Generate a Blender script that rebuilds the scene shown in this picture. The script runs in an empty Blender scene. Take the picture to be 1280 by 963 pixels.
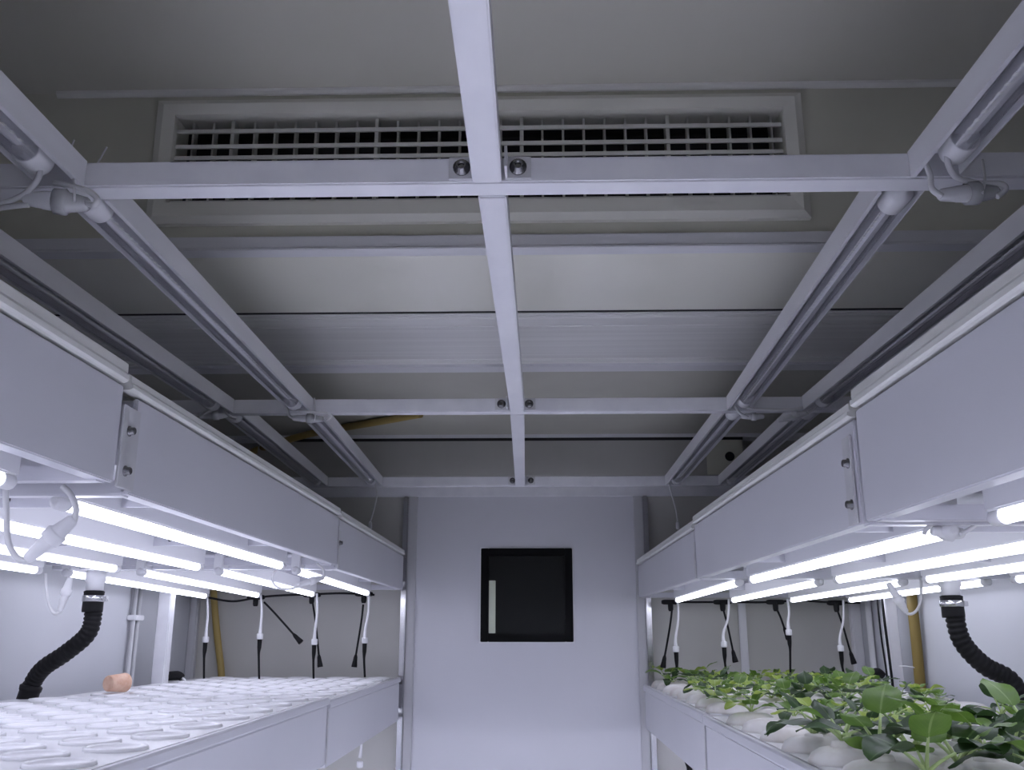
import bpy, bmesh, math, random
from mathutils import Vector, Matrix
random.seed(7)
SC = bpy.context.scene; COL = SC.collection
H = 1.62                       # eye height above the floor; all z below are relative to the eye
F = 1163.0
PITCH = math.atan(309/F); YAW = math.atan(28/F*math.cos(PITCH))
PI = math.pi

def _ray(x, y):
    a = (x-640)/F; b = (481.5-y)/F
    cs, ss, cp, sp = math.cos(YAW), math.sin(YAW), math.cos(PITCH), math.sin(PITCH)
    return Vector((-ss*cp + a*cs + b*ss*sp, cs*cp + a*ss - b*cs*sp, sp + b*cp))
def at(x, y, Y): d = _ray(x, y); return d*(Y/d.y)
def atz(x, y, z): d = _ray(x, y); return d*(z/d.z)

# ------------------------------------------------------------------ materials
def mat(name, col, rough=.5, metal=0, spec=.5, emit=None, es=0, trans=0, coat=0):
    m = bpy.data.materials.new(name); m.use_nodes = True
    p = m.node_tree.nodes['Principled BSDF']
    p.inputs['Base Color'].default_value = (*col, 1); p.inputs['Roughness'].default_value = rough
    p.inputs['Metallic'].default_value = metal; p.inputs['Specular IOR Level'].default_value = spec
    if emit: p.inputs['Emission Color'].default_value = (*emit, 1); p.inputs['Emission Strength'].default_value = es
    if trans: p.inputs['Transmission Weight'].default_value = trans
    if coat: p.inputs['Coat Weight'].default_value = coat
    return m
def noisy(m, c1, c2, scale=3, stretch=(1,1,1), bump=0, bscale=60, detail=4, rr=None):
    """mottles the base colour between two tones; optional fine bump and roughness variation"""
    nt = m.node_tree; p = nt.nodes['Principled BSDF']
    tc = nt.nodes.new('ShaderNodeTexCoord'); mp = nt.nodes.new('ShaderNodeMapping')
    mp.inputs['Scale'].default_value = stretch
    nt.links.new(tc.outputs['Object'], mp.inputs[0])
    n = nt.nodes.new('ShaderNodeTexNoise'); n.inputs['Scale'].default_value = scale; n.inputs['Detail'].default_value = detail
    nt.links.new(mp.outputs[0], n.inputs[0])
    r = nt.nodes.new('ShaderNodeValToRGB'); r.color_ramp.elements[0].color = (*c1,1); r.color_ramp.elements[1].color = (*c2,1)
    r.color_ramp.elements[0].position = .35; r.color_ramp.elements[1].position = .65
    nt.links.new(n.outputs[0], r.inputs[0]); nt.links.new(r.outputs[0], p.inputs['Base Color'])
    if rr:
        q = nt.nodes.new('ShaderNodeMapRange'); q.inputs[3].default_value = rr[0]; q.inputs[4].default_value = rr[1]
        nt.links.new(n.outputs[0], q.inputs[0]); nt.links.new(q.outputs[0], p.inputs['Roughness'])
    if bump:
        n2 = nt.nodes.new('ShaderNodeTexNoise'); n2.inputs['Scale'].default_value = bscale
        nt.links.new(mp.outputs[0], n2.inputs[0])
        b = nt.nodes.new('ShaderNodeBump'); b.inputs['Strength'].default_value = bump; b.inputs['Distance'].default_value = .002
        nt.links.new(n2.outputs[0], b.inputs['Height']); nt.links.new(b.outputs[0], p.inputs['Normal'])
    return m
M = {}
M['wall'] = noisy(mat('wall_panel', (.5,.5,.5), .5), (.50,.51,.54), (.54,.55,.58), 1.5)
M['floor'] = noisy(mat('floor_sheet', (.8,.8,.82), .4), (.78,.78,.8), (.84,.84,.86), 1.5)
M['backwall'] = noisy(mat('back_wall_panel', (.42,.42,.415), .5), (.52,.515,.48), (.56,.55,.52), 2)
M['ceil'] = noisy(mat('ceiling_paint', (.4,.4,.39), .45), (.66,.645,.565), (.71,.695,.615), 1.2, rr=(.35,.55))
M['bulk'] = noisy(mat('bulkhead_paint', (.34,.34,.32), .6), (.64,.63,.525), (.69,.68,.575), 2)
M['gloss_panel'] = noisy(mat('glossy_ceiling_panel', (.72,.72,.69), .3), (.87,.86,.76), (.91,.90,.80), 1.5, rr=(.18,.26))
M['brushed'] = noisy(mat('brushed_aluminium_panel', (.7,.7,.72), .35, .25), (.82,.815,.79), (.92,.915,.89), 40, (.02,1,1), rr=(.3,.5))
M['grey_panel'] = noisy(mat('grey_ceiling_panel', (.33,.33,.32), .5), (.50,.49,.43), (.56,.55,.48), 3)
M['dark_panel'] = noisy(mat('dark_grey_cover', (.2,.2,.21), .5), (.42,.415,.39), (.47,.465,.44), 3)
M['trim'] = mat('pale_trim', (.76,.76,.78), .35)
M['caulk'] = mat('sealant', (.85,.84,.79), .5)
M['gap'] = mat('shadow_gap', (.02,.02,.02), .8)
M['door'] = noisy(mat('door_paint', (.62,.62,.66), .35), (.62,.62,.665), (.66,.66,.70), 1.2, (1,1,.4))
M['jamb'] = mat('door_jamb', (.52,.52,.54), .35)
M['steel'] = mat('polished_steel', (.55,.55,.56), .16, 1)
M['bolt'] = mat('bolt_steel', (.2,.2,.205), .25, 1)
M['black'] = mat('black_frame', (.003,.003,.0035), .5, spec=.12)
M['strip'] = mat('pale_strip', (.62,.66,.52), .4)
M['alu'] = noisy(mat('white_coated_beam', (.72,.72,.75), .38), (.74,.74,.78), (.82,.82,.85), 14, (1,.4,1), rr=(.3,.48))
M['channel'] = noisy(mat('lamp_channel_white', (.7,.7,.73), .3), (.69,.69,.72), (.75,.75,.78), 20, (1,.1,1))
M['bracket'] = noisy(mat('bracket_plate', (.62,.62,.63), .4), (.58,.58,.6), (.66,.66,.67), 30)
M['vent'] = mat('vent_paint', (.80,.79,.71), .5)
M['louvre'] = mat('louvre_plastic', (.66,.655,.6), .5)
M['duct'] = mat('duct_inside', (.03,.03,.032), .8)
M['fascia'] = noisy(mat('tray_fascia', (.66,.66,.70), .42), (.64,.64,.685), (.68,.68,.72), 1.6)
M['rim'] = noisy(mat('tray_liner_rim', (.78,.78,.74), .35), (.75,.75,.71), (.80,.80,.765), 6)
M['under'] = noisy(mat('tray_underside', (.72,.72,.75), .3), (.58,.58,.635), (.64,.64,.69), 4)
M['board'] = noisy(mat('planting_board', (.8,.8,.82), .25), (.83,.83,.85), (.9,.9,.92), 8)
M['foam'] = noisy(mat('planting_foam', (.8,.78,.75), .85), (.74,.70,.66), (.86,.85,.83), 25, bump=.5)
M['plastic'] = mat('white_plastic', (.8,.8,.82), .35)
M['cable'] = mat('white_cable', (.74,.74,.75), .45)
M['clear'] = mat('clear_collar', (.78,.79,.8), .15, trans=.5)
M['blackrub'] = noisy(mat('black_rubber', (.008,.008,.009), .55, spec=.2), (.006,.006,.007), (.011,.011,.012), 20)
M['ochre'] = mat('ochre_hose', (.20,.14,.03), .5)
M['yellow'] = noisy(mat('yellow_hose', (.55,.38,.08), .45), (.36,.26,.075), (.45,.34,.12), 6, (1,1,.3))
M['cork'] = noisy(mat('pinkish_cork', (.75,.48,.34), .8), (.70,.42,.29), (.82,.58,.44), 60)
M['fixstrip'] = mat('lamp_backing', (.66,.66,.68), .35)
M['led'] = mat('led_chip', (.8,.8,.76), .3)
def tube_shell():
    m = bpy.data.materials.new('clear_tube_shell'); m.use_nodes = True; nt = m.node_tree; nt.nodes.clear()
    o = nt.nodes.new('ShaderNodeOutputMaterial'); mx = nt.nodes.new('ShaderNodeMixShader')
    t = nt.nodes.new('ShaderNodeBsdfTransparent'); t.inputs[0].default_value = (.94,.94,.96,1)
    g = nt.nodes.new('ShaderNodeBsdfGlossy'); g.inputs['Roughness'].default_value = .12
    g.inputs[0].default_value = (.9,.9,.92,1)
    f = nt.nodes.new('ShaderNodeMapRange'); lw = nt.nodes.new('ShaderNodeLayerWeight'); lw.inputs[0].default_value = .35
    f.inputs[3].default_value = .12; f.inputs[4].default_value = .75; nt.links.new(lw.outputs['Facing'], f.inputs[0])
    nt.links.new(f.outputs[0], mx.inputs[0]); nt.links.new(t.outputs[0], mx.inputs[1]); nt.links.new(g.outputs[0], mx.inputs[2])
    nt.links.new(mx.outputs[0], o.inputs[0]); return m
M['shell'] = tube_shell()
def lit_tube(name, lo, hi):
    """frosted lit tube: the row of chips glows through its upper half"""
    m = bpy.data.materials.new(name); m.use_nodes = True; nt = m.node_tree
    p = nt.nodes['Principled BSDF']; p.inputs['Base Color'].default_value = (.8,.8,.85,1)
    p.inputs['Emission Color'].default_value = (.82,.835,1,1)
    tc = nt.nodes.new('ShaderNodeTexCoord'); mp = nt.nodes.new('ShaderNodeMapping'); mp.inputs['Scale'].default_value = (30,110,30)
    n = nt.nodes.new('ShaderNodeTexNoise'); n.inputs['Scale'].default_value = 1; n.inputs['Detail'].default_value = 2
    q = nt.nodes.new('ShaderNodeMapRange'); q.inputs[1].default_value = .35; q.inputs[2].default_value = .65
    q.inputs[3].default_value = -.004; q.inputs[4].default_value = .004
    sp = nt.nodes.new('ShaderNodeSeparateXYZ'); ad = nt.nodes.new('ShaderNodeMath'); ad.operation = 'ADD'
    r = nt.nodes.new('ShaderNodeMapRange'); r.inputs[1].default_value = -.004; r.inputs[2].default_value = .004
    r.inputs[3].default_value = lo; r.inputs[4].default_value = hi
    L = nt.links.new
    L(tc.outputs['Object'], mp.inputs[0]); L(mp.outputs[0], n.inputs[0]); L(n.outputs[0], q.inputs[0]); L(tc.outputs['Object'], sp.inputs[0])
    L(sp.outputs[2], ad.inputs[0]); L(q.outputs[0], ad.inputs[1]); L(ad.outputs[0], r.inputs[0])
    L(r.outputs[0], p.inputs['Emission Strength']); return m
M['lit'] = lit_tube('lit_led_tube', 7.0, 4.5)
M['lit_low'] = lit_tube('lit_led_tube_lower', 32.0, 32.0)  # unseen lower tubes, far stronger than the visible ones to light ceiling and beams
M['lit_low_rear'] = lit_tube('lit_led_tube_lower_rear', 3.0, 3.0)
M['lit_low_mid'] = lit_tube('lit_led_tube_lower_mid', 14.0, 14.0)
def leaf_mat(name, c1, c2, vein):
    m = bpy.data.materials.new(name); m.use_nodes = True; nt = m.node_tree; p = nt.nodes['Principled BSDF']
    p.inputs['Roughness'].default_value = .38
    uv = nt.nodes.new('ShaderNodeUVMap'); sp = nt.nodes.new('ShaderNodeSeparateXYZ'); nt.links.new(uv.outputs[0], sp.inputs[0])
    n = nt.nodes.new('ShaderNodeTexNoise'); n.inputs['Scale'].default_value = 30
    tc = nt.nodes.new('ShaderNodeTexCoord'); nt.links.new(tc.outputs['Object'], n.inputs[0])
    r = nt.nodes.new('ShaderNodeValToRGB'); r.color_ramp.elements[0].color = (*c1,1); r.color_ramp.elements[1].color = (*c2,1)
    r.color_ramp.elements[0].position = .3; r.color_ramp.elements[1].position = .7; nt.links.new(n.outputs[0], r.inputs[0])
    # midrib: u close to .5 ; side veins by a wave in v + |u-.5|
    a = nt.nodes.new('ShaderNodeMath'); a.operation = 'SUBTRACT'; a.inputs[1].default_value = .5; nt.links.new(sp.outputs[0], a.inputs[0])
    b = nt.nodes.new('ShaderNodeMath'); b.operation = 'ABSOLUTE'; nt.links.new(a.outputs[0], b.inputs[0])
    c = nt.nodes.new('ShaderNodeMath'); c.operation = 'LESS_THAN'; c.inputs[1].default_value = .03; nt.links.new(b.outputs[0], c.inputs[0])
    d = nt.nodes.new('ShaderNodeMath'); d.operation = 'MULTIPLY_ADD'; d.inputs[1].default_value = -1.0; nt.links.new(b.outputs[0], d.inputs[0]); nt.links.new(sp.outputs[1], d.inputs[2])
    e = nt.nodes.new('ShaderNodeMath'); e.operation = 'MULTIPLY'; e.inputs[1].default_value = 7; nt.links.new(d.outputs[0], e.inputs[0])
    f = nt.nodes.new('ShaderNodeMath'); f.operation = 'FRACT'; nt.links.new(e.outputs[0], f.inputs[0])
    g = nt.nodes.new('ShaderNodeMath'); g.operation = 'LESS_THAN'; g.inputs[1].default_value = .08; nt.links.new(f.outputs[0], g.inputs[0])
    g2 = nt.nodes.new('ShaderNodeMath'); g2.operation = 'MULTIPLY'; g2.inputs[1].default_value = .22; nt.links.new(g.outputs[0], g2.inputs[0])
    h = nt.nodes.new('ShaderNodeMath'); h.operation = 'MAXIMUM'; nt.links.new(c.outputs[0], h.inputs[0]); nt.links.new(g2.outputs[0], h.inputs[1])
    h2 = nt.nodes.new('ShaderNodeMath'); h2.operation = 'MULTIPLY'; h2.inputs[1].default_value = .6; nt.links.new(h.outputs[0], h2.inputs[0])
    mx = nt.nodes.new('ShaderNodeMix'); mx.data_type = 'RGBA'; nt.links.new(h2.outputs[0], mx.inputs[0])
    nt.links.new(r.outputs[0], mx.inputs[6]); mx.inputs[7].default_value = (*vein,1)
    nt.links.new(mx.outputs[2], p.inputs['Base Color'])
    tr = nt.nodes.new('ShaderNodeBsdfTranslucent'); nt.links.new(mx.outputs[2], tr.inputs[0])
    ms = nt.nodes.new('ShaderNodeMixShader'); ms.inputs[0].default_value = .35
    o = nt.nodes['Material Output']; nt.links.new(p.outputs[0], ms.inputs[1]); nt.links.new(tr.outputs[0], ms.inputs[2]); nt.links.new(ms.outputs[0], o.inputs[0])
    return m
M['leaf_dark'] = leaf_mat('deep_green_leaf', (.022,.055,.018), (.05,.105,.03), (.12,.2,.07))
M['leaf_mid'] = leaf_mat('mid_green_leaf', (.085,.18,.022), (.16,.29,.045), (.3,.42,.14))
M['leaf_pale'] = leaf_mat('yellow_green_leaf', (.24,.36,.04), (.38,.50,.09), (.5,.6,.22))
M['stem'] = mat('pale_green_stem', (.38,.5,.2), .45)

# ------------------------------------------------------------------ mesh helpers
class MB:
    def __init__(s): s.bm = bmesh.new(); s.smooth = False; s.uv = None
    def box(s, a, b, bev=0):
        a, b = Vector(a), Vector(b)
        lo = Vector((min(a.x,b.x),min(a.y,b.y),min(a.z,b.z))); hi = Vector((max(a.x,b.x),max(a.y,b.y),max(a.z,b.z)))
        bm = bmesh.new(); bmesh.ops.create_cube(bm, size=1)
        for v in bm.verts: v.co = Vector(((v.co.x+.5)*(hi.x-lo.x)+lo.x, (v.co.y+.5)*(hi.y-lo.y)+lo.y, (v.co.z+.5)*(hi.z-lo.z)+lo.z))
        if bev: bmesh.ops.bevel(bm, geom=bm.edges[:], offset=bev, segments=2, affect='EDGES', clamp_overlap=True)
        s.join(bm); return s
    def join(s, bm):
        me = bpy.data.meshes.new('t'); bm.to_mesh(me); bm.free(); s.bm.from_mesh(me); bpy.data.meshes.remove(me)
    def prism(s, prof, axis, a, b):
        """extrude a closed 2-D outline (list of pairs) along an axis from a to b"""
        def mk(p, t):
            return {'y': (p[0], t, p[1]), 'x': (t, p[0], p[1]), 'z': (p[0], p[1], t)}[axis]
        v0 = [s.bm.verts.new(mk(p, a)) for p in prof]; v1 = [s.bm.verts.new(mk(p, b)) for p in prof]
        n = len(prof)
        for i in range(n): s.bm.faces.new((v0[i], v0[(i+1)%n], v1[(i+1)%n], v1[i]))
        s.bm.faces.new(v0[::-1]); s.bm.faces.new(v1); return s
    def cyl(s, a, b, r, r2=None, n=16):
        return s.sweep([Vector(a), Vector(b)], [r, r if r2 is None else r2], n, smooth=False)
    def sweep(s, pts, r, n=8, smooth=True, step=6, cap=True):
        pts = [Vector(p) for p in pts]
        rs = r if isinstance(r, (list, tuple)) else [r]*len(pts)
        if smooth and len(pts) > 2:
            P2 = []; R2 = []
            for i in range(len(pts)-1):
                p0 = pts[max(i-1,0)]; p1 = pts[i]; p2 = pts[i+1]; p3 = pts[min(i+2,len(pts)-1)]
                for k in range(step):
                    t = k/step
                    P2.append(.5*((2*p1)+(p2-p0)*t+(2*p0-5*p1+4*p2-p3)*t*t+(3*p1-p0-3*p2+p3)*t**3)); R2.append(rs[i]*(1-t)+rs[i+1]*t)
            P2.append(pts[-1]); R2.append(rs[-1]); pts, rs = P2, R2
        rings = []; nrm = None
        for i, p in enumerate(pts):
            t = (pts[min(i+1,len(pts)-1)]-pts[max(i-1,0)])
            if t.length < 1e-9: t = Vector((0,0,1))
            t.normalize()
            if nrm is None:
                nrm = t.cross(Vector((0,0,1)) if abs(t.z) < .9 else Vector((1,0,0))).normalized()
            else: nrm = (nrm - t*nrm.dot(t)).normalized()
            bn = t.cross(nrm)
            rings.append([s.bm.verts.new(p+(nrm*math.cos(2*PI*k/n)+bn*math.sin(2*PI*k/n))*rs[i]) for k in range(n)])
        for i in range(len(rings)-1):
            for k in range(n):
                f = s.bm.faces.new((rings[i][k], rings[i][(k+1)%n], rings[i+1][(k+1)%n], rings[i+1][k])); f.smooth = True
        if cap: s.bm.faces.new(rings[0][::-1]); s.bm.faces.new(rings[-1])
        return s
    def lathe(s, c, prof, n=20, axis=(0,0,1)):
        c = Vector(c); q = Vector((0,0,1)).rotation_difference(Vector(axis)); rings = []
        for r, z in prof:
            rings.append([s.bm.verts.new(c + q @ Vector((r*math.cos(2*PI*k/n), r*math.sin(2*PI*k/n), z))) for k in range(n)])
        for i in range(len(rings)-1):
            for k in range(n):
                f = s.bm.faces.new((rings[i][k], rings[i][(k+1)%n], rings[i+1][(k+1)%n], rings[i+1][k])); f.smooth = True
        s.bm.faces.new(rings[0][::-1]); s.bm.faces.new(rings[-1]); return s
    def build(s, name, m, parent=None, recalc=True):
        if recalc: bmesh.ops.recalc_face_normals(s.bm, faces=s.bm.faces[:])
        off = Vector((0,0,0)); q = parent
        while q is not None: off += q.location; q = q.parent
        for v in s.bm.verts: v.co -= off
        me = bpy.data.meshes.new(name); s.bm.to_mesh(me); s.bm.free()
        for mm in (m if isinstance(m, (list,tuple)) else [m]): me.materials.append(M[mm] if isinstance(mm, str) else mm)
        if parent is None:          # origin of a single-mesh thing at its base centre
            xs = [v.co for v in me.vertices]; lo = Vector([min(c[i] for c in xs) for i in range(3)]); hi = Vector([max(c[i] for c in xs) for i in range(3)])
            o0 = Vector(((lo.x+hi.x)/2, (lo.y+hi.y)/2, lo.z)); me.transform(Matrix.Translation(-o0))
        o = bpy.data.objects.new(name, me); COL.objects.link(o)
        if parent is None: o.location = o0
        else: o.parent = parent
        return o
def tag(o, label=None, cat=None, group=None, kind=None):
    if label: o['label'] = label
    if cat: o['category'] = cat
    if group: o['group'] = group
    if kind: o['kind'] = kind
    return o
def thing(name, loc, label, cat, group=None):
    o = bpy.data.objects.new(name, None); COL.objects.link(o); o.location = loc; o.empty_display_size = .05
    return tag(o, label, cat, group)
def struct(name, mb, m, parent=None, label=None):
    o = mb.build(name, m, parent)
    if parent is None: o['kind'] = 'structure'
    if label: o['label'] = label
    return o

XL, XR = -1.235, 1.15; YB, YF = 3.43, -1.7; ZF = -H
ZH, ZL = 1.03, .69; YV = 1.61
# ------------------------------------------------------------------ room shell
struct('floor', MB().box((XL-.05,YF-.05,ZF-.05),(XR+.05,YB+.05,ZF)), 'floor', label='pale container floor under the racks')
struct('wall_left', MB().box((XL-.05,YF,ZF),(XL,YB,ZH+.05)), 'wall', label='smooth pale grey side wall behind the left rack')
struct('wall_right', MB().box((XR,YF,ZF),(XR+.05,YB,ZH+.05)), 'wall', label='smooth pale grey side wall behind the right rack')
struct('wall_front', MB().box((XL-.05,YF-.05,ZF),(XR+.05,YF,ZH+.05)), 'wall', label='end wall behind the camera')
DX0, DX1, DZ = -.4275, .3655, .483
w = MB()
w.box((XL-.05,YB,ZF),(-.462,YB+.05,ZH)); w.box((.402,YB,ZF),(XR+.05,YB+.05,ZH)); w.box((-.462,YB,DZ+.03),(.402,YB+.05,ZH))
struct('wall_back', w, 'backwall', label='grey end wall around the door')
struct('ceiling', MB().box((XL-.05,YF,ZH),(XR+.05,YV+.02,ZH+.05)), 'ceil', label='raised grey ceiling above the vent')
b = MB(); b.box((XL,YV,ZL+.02),(-.69,YV+.03,ZH)).box((.487,YV,ZL+.02),(XR,YV+.03,ZH)).box((-.69,YV,.972),(.487,YV+.03,ZH)).box((-.69,YV,ZL+.02),(.487,YV+.03,.785))
struct('wall_bulkhead', b, 'bulk', label='vertical grey bulkhead that holds the long air vent')
struct('ceiling', MB().box((XL,YV+.012,ZL),(XR,1.957,ZL+.02), .002), 'gloss_panel', label='bright glossy white ceiling panel directly behind the bulkhead')
g = MB()
prof = [(1.972,ZL)]
for y0 in (1.985,2.0,2.06,2.33,2.345):
    prof += [(y0,ZL),(y0+.001,ZL+.0025),(y0+.005,ZL+.0025),(y0+.006,ZL)]
prof += [(2.378,ZL),(2.378,ZL+.02),(1.972,ZL+.02)]
g.prism(prof, 'x', XL, XR)
struct('ceiling', g, 'brushed', label='brushed pale ceiling panel with fine crosswise grooves')
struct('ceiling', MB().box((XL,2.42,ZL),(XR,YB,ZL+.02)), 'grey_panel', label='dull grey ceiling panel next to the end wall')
struct('ceiling', MB().box((XL,1.9575,ZL+.0015),(XR,1.9715,ZL+.03)), 'gap', label='black joint between the glossy and the brushed panels')
struct('trim_1', MB().box((XL,YV-.012,ZL-.001),(XR,YV+.02,ZL+.026), .003).box((XL,YV-.016,ZL-.004),(XR,YV+.02,ZL+.0), .001), 'trim', label='lavender grey angle trim along the bulkhead bottom edge')
struct('trim_2', MB().box((XL,2.378,ZL-.006),(XR,2.44,ZL+.015), .003), 'trim', label='pale strip between brushed and grey ceiling panels')
struct('trim_3', MB().box((XL,3.29,ZL-.012),(XR,3.375,ZL+.005), .004), 'trim', label='pale cove strip where ceiling meets the end wall')
struct('trim_4', MB().prism([(YV,1.019),(YV-.004,1.020),(YV-.009,1.025),(YV-.010,1.030),(YV,1.030)], 'x', XL+.3, XR-.17), 'caulk', label='white sealant bead along the top of the bulkhead')
struct('trim_5', MB().box((XL,YB-.012,DZ),(XR,YB,DZ+.05), .003), 'alu', label='pale horizontal trim above the door')
struct('trim_6', MB().box((XL,YB-.03,ZF),(XL+.03,YB,ZL), .004), 'jamb', label='pale corner strip of the left rear corner')
struct('trim_7', MB().box((XR-.035,YB-.03,ZF),(XR,YB,ZL), .004), 'trim', label='pale corner strip of the right rear corner')
struct('trim_8', MB().box((.725,YB-.012,ZF),(.752,YB,.53), .003), 'trim', label='pale vertical strip on the end wall right of the door')

# door
d = thing('door_1', (-.03,YB,ZF), 'white flush door with a square black vision window', 'door'); d['kind'] = 'structure'; del d['category']
leaf = MB(); wx0, wx1, wz0, wz1 = -.192, .1385, -.034, .2945
Y0, Y1 = YB-.004, YB+.045
leaf.box((DX0,Y0,ZF),(wx0+.004,Y1,DZ), .0).box((wx1-.004,Y0,ZF),(DX1,Y1,DZ)).box((wx0+.004,Y0,ZF),(wx1-.004,Y1,wz0+.004)).box((wx0+.004,Y0,wz1-.004),(wx1-.004,Y1,DZ))
leaf.build('door_leaf', 'door', d)
for x0, x1 in ((-.459,DX0),(DX1,.397)):
    MB().box((x0,YB-.016,ZF),(x1,YB+.04,DZ), .003).build('door_jamb', 'jamb', d)
for x0, x1 in ((-.478,-.4595),(.3975,.416)):
    MB().box((x0,YB-.028,ZF),(x1,YB+.04,DZ), .003).build('steel_edge', 'steel', d)
wn = MB(); t = .028
wn.box((wx0,YB-.012,wz0),(wx0+t,YB+.02,wz1), .002).box((wx1-t,YB-.012,wz0),(wx1,YB+.02,wz1), .002)
wn.box((wx0+t-.001,YB-.012,wz0),(wx1-t+.001,YB+.02,wz0+t), .002).box((wx0+t-.001,YB-.012,wz1-t),(wx1-t+.001,YB+.02,wz1), .002)
wf = wn.build('window_frame', 'black', d)
M['darkglass'] = mat('dark_window_glass', (.012,.013,.012), .12, spec=.3)
MB().box((wx0+t-.002,YB-.004,wz0+t-.002),(wx1-t+.002,YB+.004,wz1-t+.002)).build('window_pane', 'darkglass', d)
MB().box((-.163,YB-.0065,-.004),(-.139,YB-.002,.18), .001).build('pale_strip', 'strip', d)['label'] = 'pale greenish vertical strip'
MB().box((-.46,YB+.046,ZF),(.40,YB+.05,DZ+.03)).build('door_back', 'gap', d)
# thin white edge round the black window
e = MB()
for a_, b_ in (((wx0-.004,0,wz0-.004),(wx1+.004,0,wz0)),((wx0-.004,0,wz1),(wx1+.004,0,wz1+.004)),((wx0-.004,0,wz0),(wx0,0,wz1)),((wx1,0,wz0),(wx1+.004,0,wz1))):
    e.box((a_[0],YB-.007,a_[2]),(b_[0],YB-.003,b_[2]))
e.build('window_trim', 'trim', d)

# dark cover box on the end wall above the door
c = thing('cable_cover', (-.12,3.3,.545), 'long dark grey cover box above the door with round black hole at right', 'cover box')
hx, hz = at(912,571,3.3).x, at(912,571,3.3).z
MB().box((-1.0,3.3,.54),(.752,YB,.675), .003).build('cover_body', 'dark_panel', c)
MB().box((.62,3.297,.542),(.75,3.301,.668), .001).build('end_plate', 'bulk', c)
MB().cyl((hx,3.2955,hz),(hx,3.30,hz), .017, n=24).build('hole_rim', 'gap', c)
MB().box((-1.0,3.296,.668),(.752,3.31,.678)).build('top_seam', 'gap', c)

# ------------------------------------------------------------------ vent
vx0, vx1 = -.728, .518
v = thing('air_vent', ((vx0+vx1)/2, YV, .74), 'long pale rectangular air vent with crossing slats set in the bulkhead', 'vent')
ix0, ix1, iz0, iz1 = -.693, .484, .782, .974
f = MB()
def ring(mb, o, i, yo, yi):
    """picture-frame ring between outer rect o at depth yo and inner rect i at depth yi"""
    O = [mb.bm.verts.new((x,yo,z)) for x,z in ((o[0],o[2]),(o[1],o[2]),(o[1],o[3]),(o[0],o[3]))]
    I = [mb.bm.verts.new((x,yi,z)) for x,z in ((i[0],i[2]),(i[1],i[2]),(i[1],i[3]),(i[0],i[3]))]
    for k in range(4): mb.bm.faces.new((O[k],O[(k+1)%4],I[(k+1)%4],I[k]))
o1 = (vx0,vx1,.742,1.004)
ring(f, o1, o1, YV, YV-.012)
ring(f, o1, (vx0+.014,vx1-.014,.756,.993), YV-.012, YV-.018)
ring(f, (vx0+.014,vx1-.014,.756,.993), (ix0+.002,ix1-.002,iz0+.003,iz1-.003), YV-.018, YV-.015)
ring(f, (ix0+.002,ix1-.002,iz0+.003,iz1-.003), (ix0+.006,ix1-.006,iz0+.006,iz1-.006), YV-.015, YV+.05)
f.build('vent_frame', 'vent', v)
l = MB()
for k in range(7):
    z = (at(300,167,YV).z, at(300,186,YV).z, at(300,200,YV).z)[k] if k < 3 else at(300,200,YV).z-.0235*(k-2)
    l.prism([(YV-.010,z-.004),(YV-.010,z+.004),(YV+.008,z+.008),(YV+.008,z+.004)], 'x', ix0+.007, ix1-.007)
l.build('horizontal_slats', 'louvre', v)
l = MB()
nb = 29
for k in range(nb):
    x = ix0+.03+(ix1-ix0-.05)*k/(nb-1); wd = .0035 if k % 7 == 2 else .002
    l.box((x-wd,YV+.012 if k%7!=2 else YV+.004,iz0+.006),(x+wd,YV+.032,iz1-.006))
l.build('vertical_blades', 'louvre', v)
db = MB(); db.box((ix0-.002,YV+.09,iz0-.002),(ix1+.002,YV+.1,iz1+.002)); ring(db, (ix0,ix1,iz0,iz1), (ix0,ix1,iz0,iz1), YV+.03, YV+.095)
db.build('duct', 'duct', v)

# ------------------------------------------------------------------ overhead frame
ZB0, ZB1 = .473, .504
BY = [(.922,.954,'front','nearest the camera, crossing below the air vent'), (2.01,2.04,'middle','in the middle, behind the brushed ceiling panel'), (3.09,3.12,'rear','furthest back, just above the door')]
CX = -.0475
for i, (y0, y1, nm, where) in enumerate(BY):
    r = thing('crossbeam', (0,y0,ZB0), 'white square-tube crossbeam '+where, 'beam', 'crossbeams of the overhead frame')
    MB().box((XL,y0,ZB0),(XR,y1,ZB1), .0022).build('beam_tube', 'alu', r)
    for sx in (-1, 1):
        cx = CX+(.002 if i == 0 else .008*(i>0))
        a = cx+sx*.0165; b_ = cx+sx*.045
        br = MB().box((a,y0-.0035,ZB0+.003),(b_,y0,ZB1-.001), .0008).box((a,y0-.03,ZB0+.004),(a+sx*.003,y0-.001,ZB1-.002), .0006).build('angle_bracket', 'bracket', r)
        m_ = (a+b_)/2; zc = (ZB0+ZB1)/2
        bb = MB().lathe((m_,y0-.0035,zc+.001), [(.0095,0),(.0095,.0022),(.0068,.003),(.0062,.0075),(.0050,.0085),(.0034,.0085),(.003,.0055)], 18, (0,-1,0))
        bb.build('bolt', 'bolt', br)
segs = [(-.16,.921,CX,CX-.001,'nearest the camera, running out of the top of the photo'), (.955,2.009,CX+.003,CX+.013,'between the front and middle crossbeams'), (2.041,3.089,CX+.012,CX+.003,'between the middle crossbeam and the door end')]
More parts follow.
